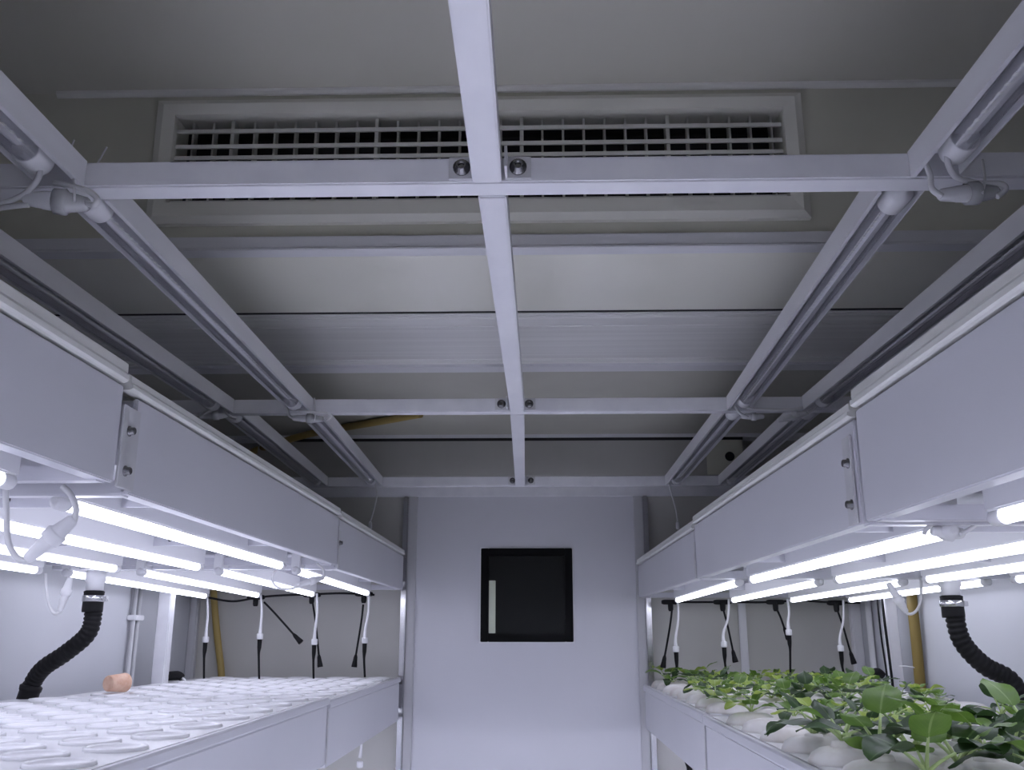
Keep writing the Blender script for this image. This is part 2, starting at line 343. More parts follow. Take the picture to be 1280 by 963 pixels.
for y0, y1, xa, xb, where in segs:
    mb = MB(); hw = .0158
    vs = [mb.bm.verts.new(p) for p in ((xa-hw,y0,ZB0-.0012),(xa+hw,y0,ZB0-.0012),(xa+hw,y0,ZB1),(xa-hw,y0,ZB1),(xb-hw,y1,ZB0-.0012),(xb+hw,y1,ZB0-.0012),(xb+hw,y1,ZB1),(xb-hw,y1,ZB1))]
    for q in ((0,1,2,3),(4,5,6,7),(0,1,5,4),(1,2,6,5),(2,3,7,6),(3,0,4,7)): mb.bm.faces.new([vs[k] for k in q])
    bmesh.ops.bevel(mb.bm, geom=mb.bm.edges[:], offset=.002, segments=2, affect='EDGES')
    tag(mb.build('centre_beam', 'alu'), 'white square-tube centre beam '+where, 'beam', 'centre beams of the overhead frame')
def ztie(p, tilt, L, label):
    tag(MB().sweep([p, p+Vector((tilt,0,L*.5)), p+Vector((tilt*2,0,L))], .0011, 5).build('zip_tie', 'cable'), label, 'zip tie')
ztie(at(121,206,.935), .0045, .022, 'thin white zip tie tail standing up on the front crossbeam, right of the lamp end')
ztie(at(82,205,.935)+Vector((0,0,.004)), .003, .026, 'shorter white zip tie tail behind the nearest left lamp channel')

# ------------------------------------------------------------------ unlit ceiling lamps
def ceiling_lamp(xa, xb, y0, y1, s, label):
    """open-bottomed channel with an unlit clear tube; xa/xb = inner face x at y0/y1, s = outward direction"""
    r = thing('ceiling_lamp', ((xa+xb)/2,(y0+y1)/2,ZB0), label, 'lamp', 'unlit tube lamps under the ceiling')
    W = .054
    def xat(y): return xa+(xb-xa)*(y-y0)/(y1-y0)
    def slab(mb, u0, u1, z0, z1, ya, yb):
        vs = []
        for y in (ya, yb):
            X = xat(y)
            for u, z in ((u0,z0),(u1,z0),(u1,z1),(u0,z1)): vs.append(mb.bm.verts.new((X+s*u,y,z)))
        for q in ((0,1,2,3),(4,5,6,7),(0,1,5,4),(1,2,6,5),(2,3,7,6),(3,0,4,7)): mb.bm.faces.new([vs[k] for k in q])
    ch = MB(); slab(ch, 0, .0018, ZB0, ZB1, y0, y1); slab(ch, .0018, W, ZB1-.002, ZB1, y0, y1); slab(ch, W-.0015, W, ZB0+.004, ZB1-.002, y0, y1)
    slab(ch, .0018, .005, ZB0, ZB0+.0015, y0, y1)
    ch.build('channel', 'channel', r)
    ya, yb = y0+.035, y1-.05; uc = .032; zc = ZB0+.0115
    pa = Vector((xat(ya)+s*uc, ya, zc)); pb = Vector((xat(yb)+s*uc, yb, zc))
    tb = MB().sweep([pa,pb], .0145, 20, smooth=False, cap=False).build('clear_tube', 'shell', r)
    st = MB(); slab(st, uc-.0125, uc+.0125, zc+.0035, zc+.0065, ya, yb); st.build('led_strip', 'fixstrip', tb)
    ld = MB(); n = 62
    for k in range(n):
        y = ya+.01+(yb-ya-.02)*k/(n-1); slab(ld, uc-.0022, uc+.0022, zc+.003, zc+.0048, y-.0026, y+.0026)
    o = ld.build('led_chips', 'led', tb)
    for y, dy in ((ya,1),(yb,-1)):
        p = Vector((xat(y)+s*uc, y, zc))
        MB().lathe(p+Vector((0,-dy*.022,0)), [(.006,-.006),(.0085,0),(.0135,.003),(.0158,.008),(.0158,.036),(.015,.037)], 20, (0,dy,0)).build('end_cap', 'plastic', r)
    return r
G = []
spec = [(-.49,-.492,-.14,.921,-1,'unlit clear tube lamp in its white channel, nearest on the left'),
 (.398,.408,-.14,.921,1,'unlit clear tube lamp in its white channel, nearest on the right'),
 (-.480,-.491,.956,2.008,-1,'unlit tube lamp, inner one on the left between front and middle crossbeams'),
 (.385,.428,.956,2.008,1,'unlit tube lamp, inner one on the right between front and middle crossbeams'),
 (-.69,-.669,.956,2.008,-1,'unlit tube lamp, outer one on the left, above the left rack near the wall'),
 (.600,.594,.956,2.008,1,'unlit tube lamp, outer one on the right, above the right rack near the wall'),
 (-.478,-.506,2.042,3.088,-1,'unlit tube lamp, inner one on the left between middle and rear crossbeams'),
 (.424,.438,2.042,3.088,1,'unlit tube lamp, inner one on the right between middle and rear crossbeams'),
 (-.656,-.69,2.042,3.088,-1,'unlit tube lamp, outer one on the left between middle and rear crossbeams'),
 (.592,.615,2.042,3.088,1,'unlit tube lamp, outer one on the right between middle and rear crossbeams')]
for a_ in spec: ceiling_lamp(*a_)

def cable_joint(label, cable_pts, body, r=.0032, br=.010, group='white lamp lead couplings', tie=None, ends=None):
    """lead + coupling: body = (point, point) axis of the two-part plug"""
    a, b = body; root = thing('lamp_lead', tuple(cable_pts[0][0]), label, 'cable', group)
    mb = MB()
    for pts in cable_pts: mb.sweep(pts, r, 8)
    mb.build('lead', 'cable', root)
    dvec = (b-a); L = dvec.length
    MB().lathe(a, [(br*.45,0),(br*.6,L*.04),(br*.75,L*.28),(br*.8,L*.3),(br*.85,L*.47),(br*.85,L*.5)], 16, dvec).build('plug_body', 'plastic', root)
    MB().lathe(a, [(br*.8,L*.46),(br*1.12,L*.47),(br*1.15,L*.64),(br*1.02,L*.66),(br*.9,L*.68),(br*.62,L*.96),(br*.45,L)], 16, dvec).build('coupling_nut', 'clear' if tie else 'plastic', root)
    if tie: MB().sweep(tie, .0014, 6).build('tie_wrap', 'cable', root)
    return root
# front right joint, under the front crossbeam
cable_joint('white lamp lead and coupling tied under the right end of the front crossbeam',
    [[at(1157,203,.90), at(1163,220,.895), at(1165,236,.89), at(1178,246,.89)],
     [at(1183,190,.88), at(1186,207,.88), at(1196,222,.89), at(1222,229,.90), at(1250,230,.90), at(1257,237,.90), at(1246,246,.90)]],
    (at(1174,244,.895), at(1247,240,.905)), r=.0032, br=.011, tie=[at(1228,200,.915), at(1231,225,.895), at(1228,242,.89)])
cable_joint('white lamp lead and coupling tied under the left end of the front crossbeam',
    [[at(51,207,.88), at(47,225,.88), at(30,243,.885), at(0,255,.89), at(-40,262,.89)],
     [at(68,229,.90), at(85,232,.895), at(108,238,.89), at(121,248,.89), at(118,256,.89), at(108,254,.895)],
     [at(36,256,.89), at(15,258,.89), at(-30,264,.89)]],
    (at(30,248,.89), at(112,256,.90)), r=.0032, br=.0125, tie=[at(91,215,.915), at(93,235,.89), at(93,252,.885)])
cable_joint('white lead and coupling below the middle crossbeam, inner left lamps',
    [[at(362,504,1.98), at(372,513,1.97), at(395,516,1.97), at(409,517,1.98), at(413,521,1.98), at(408,526,1.98)],
     [at(358,510,1.98), at(362,520,1.98), at(370,524,1.98)]],
    (at(366,523,1.98), at(404,524,1.98)), br=.010, tie=[at(393,498,2.0), at(394,518,1.97), at(393,526,1.97)])
cable_joint('white lead and coupling below the middle crossbeam, inner right lamps',
    [[at(919,508,1.98), at(925,517,1.97), at(935,522,1.97)], [at(928,505,1.98), at(938,511,1.97), at(955,512,1.97), at(985,513,1.97), at(1003,510,1.98)]],
    (at(926,521,1.98), at(955,521,1.98)), br=.008)
cable_joint('white lead and coupling at the outer left lamps, above the rack',
    [[at(269,510,1.98), at(258,516,1.97), at(250,520,1.97)], [at(280,513,1.98), at(288,521,1.97), at(296,524,1.97)]],
    (at(250,521,1.98), at(286,519,1.98)), br=.009)
cable_joint('white lead and coupling at the outer right lamps, above the rack',
    [[at(1023,503,1.98), at(1018,511,1.97), at(1009,516,1.97)], [at(975,526,1.98), at(990,523,1.97), at(1000,520,1.97)]],
    (at(972,526,1.98), at(1010,516,1.98)), br=.009)
for pts, lab in (([at(469,604,3.06),at(471,618,3.06),at(468,635,3.06),at(463,652,3.06)],'short white lead dangling from the rear end of the left inner lamp'),
                 ([at(836,604,3.06),at(840,620,3.06),at(845,638,3.06),at(847,652,3.06)],'short white lead dangling from the rear end of the right inner lamp')):
    r = thing('lamp_lead', tuple(pts[0]), lab, 'cable')
    MB().sweep(pts, .0028, 6).build('lead', 'cable', r)
    MB().lathe(pts[-1], [(.003,0),(.006,.006),(.0065,.022),(.004,.026)], 12, (0,0,-1)).build('plug', 'plastic', r)

# ------------------------------------------------------------------ rack trays
def fascia_tray(side, y0, y1, zb, zt, zr, label, low=False, gapdark=True):
    """side -1 left / 1 right. zb..zt fascia face, zr top of liner rim"""
    s = side; xf = -.465 if s < 0 else .37; xw = XL+.085 if s < 0 else XR-.075
    r = thing('growing_tray', ((xf+xw)/2,(y0+y1)/2,zb), label, 'tray', 'growing trays of the racks')
    o = -s      # towards aisle is -s
    MB().box((xf,y0+.002,zb),(xf+s*.006,y1-.002,zt), .0015).build('fascia', 'fascia', r)
    MB().box((xf+s*.005,y0+.003,zb+.0008),(xf+s*.022,y1-.003,zb+.0033), .0005).build('bottom_flange', 'under', r)
    # liner rim: drooping outer lip with a rounded top
    a = zt+.003; h = zr-a
    if not low:
        prof = [(xf+s*.004,a),(xf+s*.0-.0,a),(xf-s*.003,a+.001),(xf-s*.0055,a+h*.12),(xf-s*.0055,a+h*.34),(xf-s*.002,a+h*.42),(xf-s*.0035,a+h*.48),(xf-s*.003,a+h*.88),(xf+s*.001,zr),(xf+s*.010,zr),(xf+s*.010,a)]
        MB().prism(prof, 'y', y0+.003-(.030 if s < 0 and 1.03 < y0 < 1.1 else 0), y1-.003).build('liner_rim', 'rim', r)
    pan = MB()
    pb = zb+(.034 if not low else .03)
    pan.box((xf+s*.007,y0+.004,pb),(xw,y1-.004,(zt-.004 if not low else zt-.012)))
    pan.build('pan', 'under', r)
    MB().box((xw-s*.003,y0+.004,zb),(xw,y1-.004,pb)).build('rear_flange', 'under', r)
    # cross ribs with keyhole slots
    for q in (.14, .62):
        y = y0+(y1-y0)*q
        rb = MB().box((xf+s*.024,y,zb+.006),(xw-s*.005,y+.003,pb)).build('cross_rib', 'under', r)
        sl = MB()
        for k in range(4):
            X = xf+s*(.045+.183*k); sl.box((X,y-.0012,zb+.014),(X+s*.004,y-.0002,zb+.028))
        sl.build('slots', 'gap', rb)
    if not low or True:
        for y in (y0+.004, y1-.026):
            MB().box((xf+s*.008,y,zb-.001),(xw,y+.022,zb+.016), .0015).build('frame_bar', 'under', r)
    return r
LZ = {'A': (.160,.271,.299), 'B': (.153,.266,.288), 'C': (.145,.262,.285)}
RZ = {'A': (.119,.246,.273), 'B': (.118,.238,.260), 'C': (.118,.228,.252)}
yb_L = (-1.28,-.12,1.018,2.225,3.36); yb_R = (-1.25,-.08,1.055,2.17,3.385)
where = {'Z': 'behind the camera', 'A': 'nearest the camera', 'B': 'in the middle', 'C': 'furthest back by the door'}
up = {}
for s, nm, zz, yb in ((-1,'left',LZ,yb_L),(1,'right',RZ,yb_R)):
    for k, q in enumerate('ZABC'):
        z = zz['A' if q == 'Z' else q]
        y0, y1 = yb[k], yb[k+1]
        if q == 'B': y0 += .03 if s < 0 else .0
        up[nm+q] = fascia_tray(s, y0+.003, y1-.003, z[0], z[1], z[2], 'deep white upper tray of the %s rack, %s' % (nm, where[q]))
def joint_plate(s, yc, z0, z1, w, zs, label, drop=.0):
    xf = -.465 if s < 0 else .37
    r = thing('joint_plate', (xf,yc,z0), label, 'bracket', 'tray joint plates')
    MB().box((xf-s*.0035,yc-w/2,z0),(xf-s*.0005,yc+w/2,z1), .0008).build('plate', 'bracket', r)
    for z in zs:
        b_ = MB().lathe((xf-s*.003,yc-w*.12,z), [(.0062,0),(.0062,.0015),(.0045,.002),(.0045,.0065),(.0035,.0075)], 14, (-s,0,0)).build('bolt', 'bolt', r)
joint_plate(-1, 1.036, .156, .25, .044, (.222,.176), 'bolted grey plate joining the nearest two left upper trays')
joint_plate(-1, 2.226, .148, .235, .018, (.205,), 'narrow grey plate joining the two rear left upper trays')
joint_plate(1, 1.083, .119, .222, .028, (.19,.142), 'bolted grey plate joining the nearest two right upper trays')
joint_plate(1, 2.168, .118, .2, .016, (), 'narrow plate joining the two rear right upper trays')

# lower trays
LL = {'A': (-.282,-.156,-.139), 'B': (-.284,-.160,-.142), 'C': (-.292,-.168,-.150)}
RR = {'A': (-.312,-.196,-.176), 'B': (-.312,-.196,-.176), 'C': (-.312,-.194,-.172)}
yl_L = (-1.28,-.12,1.04,2.197,3.345); yl_R = (-1.25,-.08,1.06,2.155,3.30)
def lower_lip(s, y0, y1, zt, zr, r):
    xf = -.465 if s < 0 else .37
    a = zt+.002
    prof = [(xf+s*.012,a),(xf-s*.003,a),(xf-s*.005,a+.003),(xf-s*.004,zr-.003),(xf-s*.001,zr),(xf+s*.006,zr),(xf+s*.012,zr-.004)]
    MB().prism(prof, 'y', y0+.001, y1-.001).build('top_lip', 'fascia', r)
low = {}
def board(s, y0, y1, z, nm, q, label):
    xf = -.465 if s < 0 else .37; xw = XL+.085 if s < 0 else XR-.075
    mb = MB(); mb.box((xf+s*.012,y0+.004,z-.012),(xw,y1-.004,z), .002)
    holes = []
    j = 0; y = y0+.05
    while y < y1-.045:
        for k in range(6):
            X = xf+s*(.062+.132*k+(.066 if j % 2 else 0))
            if abs(X-xf) > abs(xw-xf)-.05: continue
            holes.append((X,y))
            if s < 0: mb.lathe((X,y,z-.001), [(.0395,0),(.039,.0042),(.0375,.0055),(.034,.0052),(.0325,.0035),(.031,.0016),(.012,.0014)], 22)
            else: mb.lathe((X,y,z-.001), [(.050,0),(.049,.006),(.044,.014),(.034,.020),(.020,.023),(.014,.022),(.013,.016)], 22)
        y += .072; j += 1
    for f in mb.bm.faces:
        if s > 0 and f.smooth: f.material_index = 1
    o = mb.build('planting_board', ['board', 'foam'])
    return tag(o, label, 'planting board', 'planting boards of the %s rack' % nm), holes
HOLES = []
for s, nm, zz, yb in ((-1,'left',LL,yl_L),(1,'right',RR,yl_R)):
    for k, q in enumerate('ZABC'):
        z = zz['A' if q == 'Z' else q]; y0, y1 = yb[k]+.0025, yb[k+1]-.0025
        r = fascia_tray(s, y0, y1, z[0], z[1], z[2], 'white lower tray of the %s rack, %s' % (nm, where[q]), low=True)
        lower_lip(s, y0, y1, z[1], z[2], r); low[nm+q] = r
        what = 'empty white ringed board' if s < 0 else 'white board with domed seedling cups'
        bo, hs = board(s, y0, y1, z[2]-.001, nm, q, what+' on the %s lower tray %s' % (nm, where[q]))
        if s > 0: HOLES += [(X,y,z[2]+.0) for X,y in hs]
joint_plate(-1, 2.197, -.283, -.172, .012, (), 'narrow plate joining the two rear left lower trays')
joint_plate(1, 2.155, -.308, -.198, .008, (), 'narrow plate joining the two rear right lower trays')

# rack posts on the side walls
def post(x0, x1, y0, y1, label, m='alu'):
    return tag(MB().box((x0,y0,ZF),(x1,y1,.44), .003).build('rack_post', m), label, 'post', 'white rack posts')
post(-1.172,-1.132,2.95,2.99,'white square post behind the left rack, next to the side wall')
post(1.078,1.112,2.96,3.0,'white square post behind the right rack, next to the side wall')
post(-1.172,-1.132,.7,.74,'white rear post of the left rack, nearer the camera')
post(1.078,1.112,.7,.74,'white rear post of the right rack, nearer the camera')
cp = thing('conduit', (-1.22,2.9,-.3), 'thin grey conduit with a clip, running up the left wall beside the post', 'pipe')
MB().cyl((-1.222,2.895,ZF),(-1.222,2.895,.44), .007, n=10).cyl((-1.222,2.93,ZF),(-1.222,2.93,.44), .006, n=10).build('pipes', 'jamb', cp)
MB().box((-1.235,2.88,.035),(-1.208,2.945,.05), .002).build('clip', 'plastic', cp)
tag(MB().box((-1.235,3.18,ZF),(-1.215,3.2,.44), .003).build('wall_batten', 'jamb'), 'slim pale vertical batten on the left wall behind the post', 'batten')
tag(MB().cyl((1.135,3.28,ZF),(1.135,3.28,.44), .010, n=12).build('conduit', 'trim'), 'pale vertical conduit in the right rear corner', 'pipe')
for (x0,y0) in ((1.068,3.0),):
    tag(MB().sweep([(1.066,2.95,.2),(1.066,2.95,.05),(1.072,2.95,-.17),(1.072,2.95,-.5)], .0042, 8).sweep([(1.056,2.965,.2),(1.057,2.965,0),(1.064,2.965,-.17),(1.064,2.965,-.5)], .003, 8).build('black_cable', 'blackrub'), 'black cable pair running down the right rack post', 'cable')

# ------------------------------------------------------------------ lit tubes under the trays
def tube_proto():
    r = thing('lit_tube', (0,0,0), 'lit white tube lamp', 'lamp')
    L = 1.0
    MB().box((-.011,.0,.0055),(.011,L,.040), .002).build('lamp_base', 'plastic', r)
    MB().sweep([(0,.014,0),(0,L-.014,0)], .0084, 16, smooth=False).build('lit_diffuser', 'lit', r)
    for y, dy in ((0,1),(L,-1)):
        MB().lathe((0,y,0), [(.004,-.005),(.0075,-.002),(.0092,0),(.0092,.02),(.0088,.021)], 14, (0,dy,0)).build('end_cap', 'plastic', r)
    return r
def copy_tree(o, parent=None):
    c_ = o.copy(); COL.objects.link(c_); c_.parent = parent
    for ch in list(o.children): copy_tree(ch, c_)
    return c_
proto = tube_proto(); first = [True]
def place_tube(pa, pb, label, group):
    o = proto if first[0] else copy_tree(proto); first[0] = False
    d_ = pb-pa; o.location = pa; L = d_.length
    o.rotation_euler = (math.atan2(d_.z, math.hypot(d_.x,d_.y)), 0, -math.atan2(d_.x, d_.y)); o.scale = (1,L,1)
    o['label'] = label; o['group'] = group
def place_low(pa, pb, label, group):  # lamps out of view, added to light the ceiling and overhead frame
    place_tube(pa, pb, label, group); o = [o for o in COL.objects if o.get('label') == label][-1]
    for ch in o.children:
        if ch.name.startswith('lit_diffuser'):
            ch.material_slots[0].link = 'OBJECT'; ch.material_slots[0].material = M['lit_low_rear' if pa.y > 2.1 else 'lit_low_mid' if pa.y > 1.0 else 'lit_low']
ordn = ['aisle-side', 'second from the aisle', 'third from the aisle', 'wall-side']
lx = (-.555,-.737,-.92,-1.095); rx = (.472,.655,.846,1.035)
for s, nm, xs, zz, zl in ((-1,'left',lx,LZ,LL),(1,'right',rx,RZ,RR)):
    runs = [('Z',-1.2,-.16,'behind the camera'),('A',-.06,.965,'nearest section'),('B',1.07,2.07,'middle section'),('C',2.19,3.16,'rear section')]
    for q, y0, y1, wh in runs:
        for k, x in enumerate(xs):
            z = zz['A' if q == 'Z' else q][0]-.006
            if s < 0: z1 = z - (.006 if q == 'B' else .014 if q == 'C' else 0) - .003*k; z0 = z-.003*k*.5
            else: z0 = z - .001; z1 = z - (.002 if q == 'B' else .010 if q == 'C' else 0)
            place_tube(Vector((x,y0,z0)), Vector((x,y1,z1)), 'lit tube under %s upper trays, %s, %s row' % (nm, wh, ordn[k]), 'lit tubes under the upper trays')
    for q, y0, y1, wh in runs:
        for k, x in enumerate(xs):
            z = zl['A' if q == 'Z' else q][0]-.004
            place_low(Vector((x,y0,z)), Vector((x,y1,z)), 'unseen lit tube under %s lower trays, %s, %s row' % (nm, wh, ordn[k]), 'unseen lit tubes under the lower trays')

# leads between the lit tubes
cable_joint('large white lead and plug looping below the joint of the nearest left upper trays',
    [[at(7,612,1.03), at(8,640,1.03), at(10,675,1.03), at(19,695,1.03), at(30,701,1.03), at(41,698,1.03)], [at(78,608,1.03), at(88,618,1.03), at(95,635,1.03), at(93,649,1.03), at(88,657,1.03)]],
    (at(33,700,1.03), at(93,648,1.03)), r=.0036, br=.0105)
cable_joint('white lead and plug hanging from the left rack near the black hose',
    [[at(57,717,2.08), at(58,735,2.08), at(61,755,2.08), at(68,767,2.08), at(76,764,2.08), at(80,755,2.08)], [at(85,722,2.08), at(86,730,2.08)]],
    (at(75,765,2.08), at(88,722,2.08)), r=.0032, br=.010)
cable_joint('thin white lead looping under the rear left upper tray beside the aisle',
    [[at(352,706,2.1), at(342,718,2.1), at(341,728,2.1), at(350,736,2.1), at(366,736,2.1), at(376,730,2.1)], [at(405,722,2.14), at(404,712,2.14), at(396,705,2.14)]],
    (at(372,732,2.1), at(405,722,2.14)), r=.0026, br=.008)
cable_joint('white lead and plug looping from the right rack near the black hose',
    [[at(1122,745,2.14), at(1130,762,2.14), at(1137,768,2.14), at(1146,763,2.14), at(1151,748,2.14), at(1151,722,2.14)], [at(1112,731,2.14), at(1116,738,2.14)]],
    (at(1110,729,2.14), at(1133,766,2.14)), r=.0032, br=.010)
cable_joint('faint white lead and plug under the nearest joint of the right upper trays',
    [[at(1166,655,1.07), at(1158,662,1.07), at(1155,668,1.07)], [at(1200,668,1.07), at(1215,660,1.07), at(1225,650,1.07)]],
    (at(1164,664,1.08), at(1205,667,1.08)), r=.0026, br=.009)

# plugs hanging at the rear end of both racks
def hang(x, y0, xb, yb, yend, Y, label, xe=None):
    r = thing('hanging_plug', tuple(at(x,y0,Y)), label, 'cable', 'white and black plugs hanging at the rear of the racks')
    A = at(x,y0,Y); B = at(xb,yb,Y)
    mid = (A+B)/2+Vector((.006,0,0))
    MB().sweep([A, A*.6+B*.4+Vector((.004,0,0)), B+Vector((0,0,.035)), B+Vector((0,0,.004))], [.0036,.0036,.0045,.0068], 10).build('white_lead', 'plastic', r)
    MB().lathe(B+Vector((0,0,.010)), [(.0085,0),(.0105,-.002),(.0105,-.016),(.009,-.019)], 14).build('white_nut', 'plastic', r)
    E_ = at(xe or xb, yend, Y)
    MB().sweep([B+Vector((0,0,-.008)), B+Vector((0,0,-.035)), B+Vector((0,0,-.06)), E_], [.0078,.0066,.0038,.0034], 10).build('black_lead', 'blackrub', r)
hang(259,747,257,800,853,3.17,'white plug on a black lead, rear of left rack, by the yellow hose', 255)
hang(326,744,325,796,851,3.17,'white plug on a black lead, rear of left rack, second from side wall', 324)
hang(396,742,393,803,849,3.17,'white plug on a black lead, rear of left rack, third from side wall', 392)
hang(461,740,456,801,847,3.17,'white plug on a black lead, rear of left rack, nearest the door', 456)
hang(847,750,845,812,846,3.19,'white plug on a black lead, rear of right rack, nearest the door', 845)
hang(911,749,905,806,850,3.19,'white plug on a black lead, rear of right rack, second from door', 909)
hang(984,749,986,791,851,3.19,'white plug on a black lead, rear of right rack, third from door', 988)
hang(1054,750,1051,811,850,3.19,'white plug on a black lead, rear of right rack, nearest side wall', 1057)
def harness(label, run, tees, drops):
    r = thing('power_harness', tuple(run[0]), label, 'cable')
    MB().sweep(run, .0036, 8).build('main_cable', 'blackrub', r)
    for p in tees:
        MB().sweep([p+Vector((-.03,0,0)), p+Vector((-.02,0,0)), p+Vector((.02,0,0)), p+Vector((.03,0,0))], [.005,.0085,.0085,.005], 10).sweep([p, p+Vector((0,0,-.022)), p+Vector((0,0,-.03))], [.0095,.009,.006], 10).build('tee_plug', 'blackrub', r)
    for a, b in drops:
        dv = (b-a).normalized()
        MB().sweep([a, a*.7+b*.3+Vector((.002,0,0)), b-dv*.03], .0034, 8).lathe(b-dv*.034, [(.004,0),(.0065,.008),(.0075,.02),(.0095,.034),(.0095,.040)], 12, dv).build('spare_drop', 'blackrub', r)
Yh = 3.22
harness('black power lead with tee plugs and spare ends behind the left rack',
    [at(238,746,Yh), at(258,747,Yh), at(290,752,Yh), at(318,748,Yh), at(345,745,Yh), at(395,743,Yh), at(430,742,Yh), at(468,744,Yh)],
    [at(320,747,Yh), at(390,744,Yh), at(455,743,Yh)],
    [(at(330,753,Yh), at(375,802,Yh)), (at(391,755,Yh), at(400,832,Yh)), (at(454,756,Yh), at(443,832,Yh))])
harness('black power lead with tee plugs and spare ends behind the right rack',
    [at(828,752,Yh), at(860,753,Yh), at(905,753,Yh), at(960,753,Yh), at(1000,751,Yh), at(1030,753,Yh), at(1075,754,Yh)],
    [at(838,753,Yh), at(903,753,Yh), at(969,753,Yh), at(1045,754,Yh)],
    [(at(840,762,Yh), at(829,833,Yh)), (at(904,762,Yh), at(919,826,Yh)), (at(970,760,Yh), at(985,797,Yh+.02)), (at(1047,764,Yh), at(1067,828,Yh))])
# leads below the lower trays
r = thing('hanging_plug', tuple(at(453,925,3.17)), 'white plug hanging below the rear left lower tray', 'cable')
MB().sweep([at(452,905,3.17), at(452,928,3.17), at(450,948,3.17)], [.0034,.0036,.006], 8).build('white_lead', 'plastic', r)
MB().lathe(at(450,952,3.17), [(.0085,0),(.0105,-.002),(.0105,-.016),(.009,-.019)], 12).build('white_nut', 'plastic', r)
r = thing('hanging_plug', tuple(at(862,960,3.19)), 'black plug hanging below the rear right lower tray', 'cable')
MB().sweep([at(856,925,3.1), at(858,950,3.1), at(862,962,3.1), at(864,985,3.1)], [.003,.0065,.009,.008], 8).build('black_lead', 'blackrub', r)
r = thing('wall_plug', tuple(at(215,846,2.98)), 'black plug with a short white lead beside the left rack post', 'plug')
MB().sweep([at(207,846,3.0), at(222,845,3.0), at(228,848,3.0)], [.014,.014,.010], 12).build('plug_body', 'blackrub', r)
MB().sweep([at(226,847,3.0), at(231,851,3.0), at(231,862,3.0)], .0035, 8).build('white_lead', 'plastic', r)
tag(MB().sweep([at(1088,843,3.02), at(1097,841,3.02), at(1104,846,3.02)], [.012,.014,.012], 12).build('wall_plug', 'blackrub'), 'small black plug low beside the right rack post', 'plug')

# ------------------------------------------------------------------ drain hoses
def ribbed(pts, rad, pitch=.0085):
    P_ = []; pts = [Vector(p) for p in pts]
    for i in range(len(pts)-1):
        p0 = pts[max(i-1,0)]; p1 = pts[i]; p2 = pts[i+1]; p3 = pts[min(i+2,len(pts)-1)]
        for k in range(40):
            t = k/40; P_.append(.5*((2*p1)+(p2-p0)*t+(2*p0-5*p1+4*p2-p3)*t*t+(3*p1-p0-3*p2+p3)*t**3))
    P_.append(pts[-1]); out = [P_[0]]; acc = 0; rs = [rad]; j = 0
    for i in range(1, len(P_)):
        acc += (P_[i]-P_[i-1]).length
        if acc >= pitch/4:
            acc = 0; j += 1; out.append(P_[i]); rs.append(rad*(1.0, .97, .86, .97)[j % 4])
    return out, rs
def hose(label, pts, rad, top, fitdir):
    r = thing('drain_hose', tuple(pts[-1]), label, 'hose', 'black corrugated drain hoses')
    o_, rs = ribbed(pts, rad)
    MB().sweep(o_, rs, 18, smooth=False).build('corrugated_hose', 'blackrub', r)
    p = pts[0]
    MB().lathe(p, [(rad*1.12,-.045),(rad*1.15,-.04),(rad*1.12,-.004),(rad*1.16,0),(rad*.9,.003)], 20).build('top_cuff', 'blackrub', r)
    MB().lathe(p+Vector((0,0,.0)), [(rad*1.2,-.022),(rad*1.24,-.021),(rad*1.24,-.009),(rad*1.2,-.008)], 24).box(p+Vector((rad*1.15,-.006,-.021)), p+Vector((rad*1.6,.006,-.010)), .001).build('hose_clamp', 'steel', r)
    q = MB().lathe(p, [(rad*.95,-.005),(rad*.98,.02),(rad*1.12,.022),(rad*1.12,.04),(rad*1.0,.046)], 20)
    q.build('white_elbow', 'plastic', r)
    e0 = pts[-1]; dv = (e0-pts[-2]).normalized()
    MB().lathe(e0-dv*.035, [(rad*1.05,0),(rad*1.25,.003),(rad*1.2,.012),(rad*1.12,.014),(rad*1.15,.045)], 18, dv).build('end_cuff', 'blackrub', r)
hose('black corrugated drain hose curving down to the left lower tray', [at(118,740,2.12), at(117,765,2.12), at(110,792,2.12), at(83,816,2.13), at(54,836,2.14), at(40,856,2.15), at(33,877,2.15)], .0195, None, None)
hose('black corrugated drain hose curving down to the right lower tray', [at(1189,746,2.1), at(1193,770,2.1), at(1203,803,2.1), at(1230,832,2.1), at(1262,850,2.1), at(1285,885,2.1), at(1292,905,2.1)], .0205, None, None)

# yellow hoses
tag(MB().sweep([(-.36,2.9,.676),(-.50,3.0,.676), (-.62,3.08,.676), (-.76,3.16,.672), at(352,553,3.24), (-1.08,3.38,.62), (-1.17,3.4,.45), (-1.16,3.405,.2), at(268,755,3.405), at(272,800,3.405), at(277,853,3.4), (-1.09,3.4,-.4)], .0125, 12).build('yellow_hose', 'yellow'), 'yellow hose running along the ceiling and down the left rear corner', 'hose')
tag(MB().sweep([(1.125,2.86,.3),(1.125,2.87,.1), (1.128,2.88,-.05), (1.13,2.89,-.2), (1.13,2.89,-.5)], .0155, 12).build('yellow_hose', 'ochre'), 'yellow hose standing against the right wall beside the post', 'hose')
tag(MB().sweep([at(1124,833,2.85), at(1132,833,2.83), at(1143,835,2.83)], .0016, 6).build('zip_tie', 'cable'), 'white zip tie round the yellow hose on the right wall', 'zip tie')

# cork
cpos = atz(145,867,-.1485); ax = Vector((.42,.9,.0)).normalized()
ck = MB().lathe(cpos+Vector((0,0,.0245))-ax*.028, [(.0185,0),(.0195,.002),(.0235,.052),(.0225,.055)], 24, ax)
tag(ck.build('cork', 'cork'), 'small pinkish cork lying on the white board of the left rack', 'cork')

